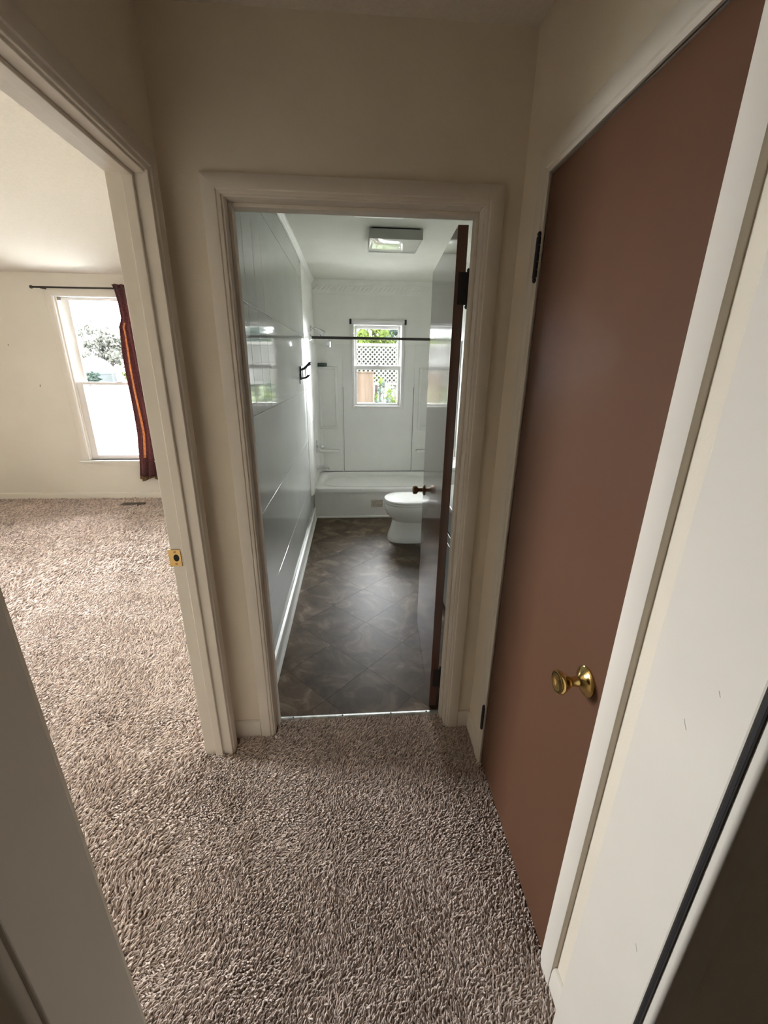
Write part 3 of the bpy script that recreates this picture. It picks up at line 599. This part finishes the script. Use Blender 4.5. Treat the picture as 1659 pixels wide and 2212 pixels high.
# ------------------------------------------------------------------ bedroom furnishings
t = tag(empty('curtain_rod', (-3.27, WFAR-.075, 2.292)), 'thin dark curtain rod above the bedroom window', 'curtain rod')
obj('rod', tube(bmesh.new(), [(.02, 0, 0), (1.36, 0, .006)], .009, 10), M_ROD, t, True)
for x, s_ in ((.02, -1), (1.36, 1)): obj('finial', lathe(bmesh.new(), [(.009, 0), (.014, .004), (.017, .014), (.012, .024), (.001, .028)], 'x', 12, (x, 0, 0), s_), M_ROD, t, True)
for x in (.10, 1.28): obj('bracket', box(x-.006, x+.006, -.004, .074, -.012, .004, bev=.001), M_ROD, t)
t = tag(empty('curtain', (-2.50, WFAR-.075, 0)), 'maroon curtain with an orange strip gathered at the window side', 'curtain')
LE = [(2.335, .030), (2.29, .047), (2.18, .058), (2.0, .062), (1.94, .024), (1.90, .030), (1.6, .018), (1.2, .014), (.80, .010), (.45, -.028), (.265, -.058)]
def lerp(tab, z):
    for (za, a), (zb, b_) in zip(tab, tab[1:]):
        if zb <= z <= za: return a+(b_-a)*(za-z)/(za-zb)
    return tab[-1][1] if z < tab[-1][0] else tab[0][1]
def curtain(u0, u1, nu, zlist, thick=.0):
    rings = []
    for z in zlist:
        L_ = lerp(LE, z); W_ = .34 + .06*math.sin(z*2.1); row = []
        for i in range(nu+1):
            u = u0+(u1-u0)*i/nu
            row.append((L_+W_*u, .026*math.sin(u*2*math.pi*5+.6*math.sin(z*3))*(1-.25*z/2.3)+.008*math.sin(z*7+u*9)-.002, z-(.018*math.sin(u*11) if z < .3 else 0)))
        rings.append(row)
    return loft(rings, cap=False, closed=False)
zs_ = list(np.linspace(2.335, .30, 46))
c = obj('fabric', curtain(0, .165, 14, zs_), M_CURT, t, True)
c2 = obj('fabric', curtain(.20, 1, 50, zs_), M_CURT, t, True)
st = obj('orange_strip', curtain(.165, .20, 5, [z for z in zs_ if .52 < z < 1.98]), M_CURT2, t, True); st['label'] = 'orange sunlit lining strip'
obj('fabric', curtain(.165, .20, 5, [z for z in zs_ if z >= 1.94]), M_CURT, t, True); obj('fabric', curtain(.165, .20, 5, [z for z in zs_ if z <= .565]), M_CURT, t, True)
obj('hem', curtain(0, 1, 60, [.30, .28, .265]), M_HEM, t, True)
for o in list(t.children):
    md = o.modifiers.new('thickness', 'SOLIDIFY'); md.thickness = .002
# floor register
t = tag(empty('floor_vent', (-2.6, 3.335, 0)), 'brown metal floor vent in the carpet under the bedroom window', 'vent')
obj('frame', wall_with_holes('y', -.055, .055, -.125, .125, 0, .016, []), M_VENT, t)
for k in range(12): obj('slat', box(-.108+k*.0185, -.100+k*.0185, -.04, .04, .0155, .0215, bev=.001), M_VENT, t)
# paper scrap on the carpet by the doorway
bm = bmesh.new(); bmesh.ops.create_icosphere(bm, subdivisions=2, radius=.0055)
for v in bm.verts: v.co *= random.uniform(.7, 1.2)
tag(obj('paper_scrap', bm, M_CRUMB, None, False, (-.359, -.034, .016)), 'tiny white scrap on the carpet beside the bathroom frame', 'scrap')

# ------------------------------------------------------------------ carpet pile (uncountable: geometry nodes instances)
def carpet_pile():
    regs = [(XL, XR, -.93, .066, .0052, .80), (NX0+.002, NX1-.002, -1.6, -.93, .0052, .80), (XLB, XL, OL[0]+.02, -.094, .0052, .80),
            (-2.2, XLB-.002, -1.5, 1.6, .0078, 1.1), (-4.39, -2.2, -1.5, 1.6, .013, 1.8), (-4.39, XLB-.002, 1.6, WFAR-.014, .013, 1.8), (-1.6, 1.6, -3.6, -1.6, .02, 2.4)]
    P_, SC = [], []
    for x0, x1, y0, y1, sp_, s_ in regs:
        xs, ys = np.meshgrid(np.arange(x0+sp_/2, x1, sp_), np.arange(y0+sp_/2, y1, sp_)); q = np.stack([xs.ravel(), ys.ravel()], 1); q += rng.uniform(-.45, .45, q.shape)*sp_
        ok = np.ones(len(q), bool)
        if y1 > .05 and x0 > -.6: ok &= (q[:, 1] < -.014) | ((q[:, 0] > JX0+.004) & (q[:, 0] < JX1-.004))
        if s_ > 1.7: ok &= ~((abs(q[:, 0]+2.6) < .13) & (abs(q[:, 1]-3.335) < .06))
        ok &= ~((q[:, 0] < XL+.02) & (q[:, 0] > XLB-.005) & (q[:, 1] > JY1-.003))
        q = q[ok]; P_.append(q); SC.append(np.full(len(q), s_))
    P2 = np.concatenate(P_); sc = np.concatenate(SC)*rng.uniform(.8, 1.25, len(P2))
    x, y = P2[:, 0], P2[:, 1]
    def nz(a, b_, c_, ph): return np.sin(a*x+b_*y+ph)*np.cos(c_*x-.7*a*y+ph*2)
    ang = .75 + .55*nz(3.1, 2.3, 1.7, .3) + .5*nz(11, 7, 9, 1.1) + .5*nz(31, 23, 27, 2.2) + rng.normal(0, .5, len(P2))
    lean = .72 + .25*nz(9, 13, 6, .7) + rng.normal(0, .22, len(P2))
    rot = np.stack([np.zeros(len(P2)), lean, ang], 1)
    me = bpy.data.meshes.new('carpet_pile'); me.vertices.add(len(P2)); co = np.zeros((len(P2), 3)); co[:, :2] = P2; me.vertices.foreach_set('co', co.ravel())
    a1 = me.attributes.new('rot', 'FLOAT_VECTOR', 'POINT'); a1.data.foreach_set('vector', rot.ravel()); a2 = me.attributes.new('sc', 'FLOAT', 'POINT'); a2.data.foreach_set('value', sc)
    me.materials.append(M_CARPET)
    o = bpy.data.objects.new('carpet_pile', me); COL.objects.link(o)
    tag(o, 'brown greige cut-pile carpet covering hall and bedroom floors', 'carpet', kind='stuff')
    ng = bpy.data.node_groups.new('tufts', 'GeometryNodeTree'); ng.interface.new_socket('Geometry', in_out='INPUT', socket_type='NodeSocketGeometry'); ng.interface.new_socket('Geometry', in_out='OUTPUT', socket_type='NodeSocketGeometry')
    N = ng.nodes.new; L_ = ng.links.new; gi, go = N('NodeGroupInput'), N('NodeGroupOutput')
    qb = N('GeometryNodeCurveQuadraticBezier'); qb.inputs['Resolution'].default_value = 3
    qb.inputs['Start'].default_value = (0, 0, 0); qb.inputs['Middle'].default_value = (.001, .002, .009); qb.inputs['End'].default_value = (.006, .0005, .0135)
    cc = N('GeometryNodeCurvePrimitiveCircle'); cc.inputs['Resolution'].default_value = 5; cc.inputs['Radius'].default_value = .0023
    cm = N('GeometryNodeCurveToMesh'); cm.inputs['Fill Caps'].default_value = True; L_(qb.outputs[0], cm.inputs['Curve']); L_(cc.outputs[0], cm.inputs['Profile Curve'])
    sm = N('GeometryNodeSetMaterial'); sm.inputs['Material'].default_value = M_CARPET; L_(cm.outputs[0], sm.inputs[0])
    ip = N('GeometryNodeInstanceOnPoints'); mp = N('GeometryNodeMeshToPoints'); L_(gi.outputs[0], mp.inputs[0]); L_(mp.outputs[0], ip.inputs['Points']); L_(sm.outputs[0], ip.inputs['Instance'])
    n1 = N('GeometryNodeInputNamedAttribute'); n1.data_type = 'FLOAT_VECTOR'; n1.inputs['Name'].default_value = 'rot'; n2 = N('GeometryNodeInputNamedAttribute'); n2.data_type = 'FLOAT'; n2.inputs['Name'].default_value = 'sc'
    e2 = N('FunctionNodeEulerToRotation'); L_(n1.outputs[0], e2.inputs[0]); L_(e2.outputs[0], ip.inputs['Rotation']); L_(n2.outputs[0], ip.inputs['Scale']); L_(ip.outputs[0], go.inputs[0])
    md = o.modifiers.new('tufts', 'NODES'); md.node_group = ng
carpet_pile()

# ------------------------------------------------------------------ outdoors
struct(obj('ground', box(-45, -3.4, WFAR+.15, 60, -.9, -.5), M_GROUND), 'pale bright ground outside the bedroom window', 'ground')
struct(obj('ground_rise', loft([[(x, 14, -.5), (x, 20, .43), (x, 60, .43), (x, 60, -.5)] for x in (-45, -3.4)]), M_GROUND), 'pale rising ground beyond the bedroom window', 'ground')
struct(obj('ground_bounce', box(-3.4, 4.5, WFAR+.15, 8.5, -.5, -.49), mat('grey_bounce_slab', (.36, .36, .34), .9, var=.1)), 'unseen pale slab added below the bathroom window to bounce daylight', 'ground')  # added slab, out of view, bounces daylight up to the bathroom ceiling
struct(obj('ground_lawn', box(-3.4, 25, WFAR+.15, 60, -.9, -.5), M_LAWN), 'dark lawn outside the bathroom window', 'ground')
struct(obj('ground_side', box(-45, -4.55, -30, WFAR+.15, -.9, -.5), mat('dry_grass', (.10, .10, .07), .95, var=.2, spec=.1)))
def tree(loc, h, rx, rz, mt, label, nleaf=1400, seed=1, size=.16, group=None, trunk=.12, low=.35):
    r = random.Random(seed); t = tag(empty('tree', loc), label, 'tree', group)
    bm = bmesh.new(); tube(bm, [(0, 0, 0), (.05, 0, h*.3), (-.05, .05, h*.6), (0, 0, h*.92)], [trunk, trunk*.8, trunk*.5, trunk*.15], 7)
    for k in range(9):
        z = h*(.28+.06*k); a = r.uniform(0, 6.28); l = rx*r.uniform(.55, .95)
        tube(bm, [(0, 0, z), (l*.5*math.cos(a), l*.5*math.sin(a), z+l*.35), (l*math.cos(a), l*math.sin(a), z+l*.75)], [trunk*.35, trunk*.22, trunk*.08], 5)
    obj('trunk', bm, M_BARK, t)
    bm = bmesh.new(); cl = [(r.gauss(0, .45)*rx, r.gauss(0, .45)*rx, h*(low+.3)+r.gauss(0, .5)*rz) for _ in range(26)]
    for k in range(nleaf):
        c_ = r.choice(cl); p = Vector((c_[0]+r.gauss(0, .16)*rx, c_[1]+r.gauss(0, .16)*rx, max(h*low*.5, c_[2]+r.gauss(0, .16)*rz)))
        d1 = Vector((r.gauss(0, 1), r.gauss(0, 1), r.gauss(0, 1))).normalized(); d2 = d1.orthogonal().normalized(); s_ = size*r.uniform(.6, 1.3)
        q_ = [p-d1*s_, p+d2*s_*.5+d1.cross(d2)*s_*.15, p+d1*s_, p-d2*s_*.5+d1.cross(d2)*s_*.15]; bm.faces.new([bm.verts.new(v) for v in q_])
    for c_ in cl:
        bmesh.ops.create_icosphere(bm, subdivisions=2, radius=1, matrix=Matrix.Translation(c_) @ Matrix.Diagonal((rx*r.uniform(.10, .17), rx*r.uniform(.10, .17), rz*r.uniform(.10, .17), 1)))
    obj('foliage', bm, mt, t)
    return t
for k, (x, y, h, rx, mt, lab) in enumerate([(-22.8, 34, 3.7, 1.6, M_LEAFA, 'pale bare-branched tree left of the dome outside the bedroom window'), (-18.2, 33, 4.2, 1.6, M_LEAFA, 'tallest pale tree behind the dome outside the bedroom window'),
        (-16.0, 38, 4.6, 1.9, M_LEAFA, 'pale grey-green tree right of the dome outside the bedroom window'), (-13.6, 30, 4.0, 1.5, M_LEAFB, 'yellow-green tree beside the curtain outside the bedroom window'), (-9.0, 28, 4.6, 1.5, M_LEAFC, 'dull green tree hidden by the curtain outside the bedroom window')]):
    tree((x, y, .40), h-.9, rx, h*.30, mt, lab, 2600, 20+k, .15, 'trees outside the bedroom window')
for k, (x, y) in enumerate(((-15.3, 22.2), (-13.9, 22.4), (-12.9, 24.9), (-11.3, 24.4))):
    tree((x, y, .42), .75, .45, .22, (M_LEAFC, M_LEAFC, M_LEAFB, M_LEAFB)[k], ('blue-green shrub in front of the dome', 'second blue-green shrub, right of the dome front', 'yellow-green shrub right of the dome', 'yellow-green shrub beside the curtain edge')[k], 500, 40+k, .09, 'shrubs outside the bedroom window', .04, .3)
t = tag(empty('dome_shelter', (-15.05, 25.2, .42)), 'pale rounded dome among trees outside the bedroom window', 'dome')
obj('cover', loft([[(1.02*math.cos(a)*math.cos(p_), 1.02*math.cos(a)*math.sin(p_), .55+.95*math.sin(a)) for p_ in np.linspace(0, 2*math.pi, 28, endpoint=False)] for a in np.linspace(0, 1.5, 9)]), M_DOME, t, True)
obj('wall', loft([[(1.0*math.cos(p_), 1.0*math.sin(p_), z) for p_ in np.linspace(0, 2*math.pi, 28, endpoint=False)] for z in (0, .55)]), M_DOME, t, True)
# lattice-fronted shed roof seen through the bathroom window
t = tag(empty('lattice_fence', (.50, 7.0, 0)), 'white diagonal lattice fence seen through the bathroom window', 'fence')
LW_, Z0L, Z1L = .72, 1.28, 1.965
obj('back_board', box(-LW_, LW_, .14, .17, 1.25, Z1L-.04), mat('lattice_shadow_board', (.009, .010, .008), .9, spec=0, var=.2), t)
for x in (-LW_, -.34, .33, LW_): obj('post', box(x-.02, x+.02, .03, .09, -.5, Z1L), M_SHED, t)
obj('top_rail', box(-LW_-.03, LW_+.03, -.02, .04, Z1L-.03, Z1L+.02), M_LATT, t); obj('bottom_rail', box(-LW_-.03, LW_+.03, -.02, .04, Z0L-.05, Z0L), M_LATT, t)
hh = Z1L-Z0L
for s_ in (1, -1):
    for k in range(-14, 28):
        a0_ = -LW_+k*.085; x0_, z0_, x1_, z1_ = a0_, Z0L, a0_+hh, Z1L
        if x1_ < -LW_+.02 or x0_ > LW_-.02: continue
        if x0_ < -LW_: z0_ += -LW_-x0_; x0_ = -LW_
        if x1_ > LW_: z1_ -= x1_-LW_; x1_ = LW_
        w_ = .017; yy = .004 if s_ > 0 else .014
        q_ = [(x0_*s_, yy, z0_-w_), (x1_*s_, yy, z1_-w_), (x1_*s_, yy, z1_+w_), (x0_*s_, yy, z0_+w_)]
        obj('slat', loft([q_, [(a, b_+.008, c_) for a, b_, c_ in q_]]), M_LATT, t)
for k, (x, y, h, rx, mt, lab) in enumerate([(-.35, 10.5, 3.9, .85, M_LEAFB, 'bright yellow-green tree behind the left end of the lattice fence'), (1.85, 11, 3.7, .8, M_LEAFC, 'blue-green tree behind the right end of the lattice fence'), (.8, 14.5, 4.6, 1.2, M_LEAFB, 'green tree behind the middle of the lattice fence'),
        (-1.6, 18, 5.6, 1.3, M_LEAFC, 'leftmost dull green tree far behind the lattice fence'), (1.3, 20, 5.2, 1.5, M_LEAFA, 'pale tree in the middle far behind the lattice fence'), (3.9, 18, 5.6, 1.3, M_LEAFC, 'rightmost dull green tree far behind the lattice fence')]):
    tree((x, y, -.5), h, rx, h*.3, mt, lab, 2600, 60+k, .07, 'trees outside the bathroom window', .07)
for k, (x, y, h, rx, mt, lab) in enumerate([(.52, 5.6, 2.05, .20, M_LEAFC, 'blue-green bush low outside the bathroom window'), (.72, 6.4, 2.15, .22, M_LEAFB, 'bright green bush low outside the bathroom window'), (.36, 6.5, 1.75, .16, M_LEAFB, 'small green plant beside the brown post outside')]):
    tree((x, y, -.5), h, rx, .42, mt, lab, 900, 80+k, .022, 'plants outside the bathroom window', .02, .3)
t = tag(empty('wooden_post', (.20, 5.0, -.5)), 'weathered brown board low outside the bathroom window', 'post')
obj('board', box(-.16, .10, -.02, .02, 0, 1.98, bev=.004), M_POST, t); obj('cap', box(-.17, .11, -.03, .03, 1.98, 2.0, bev=.003), M_POST, t)
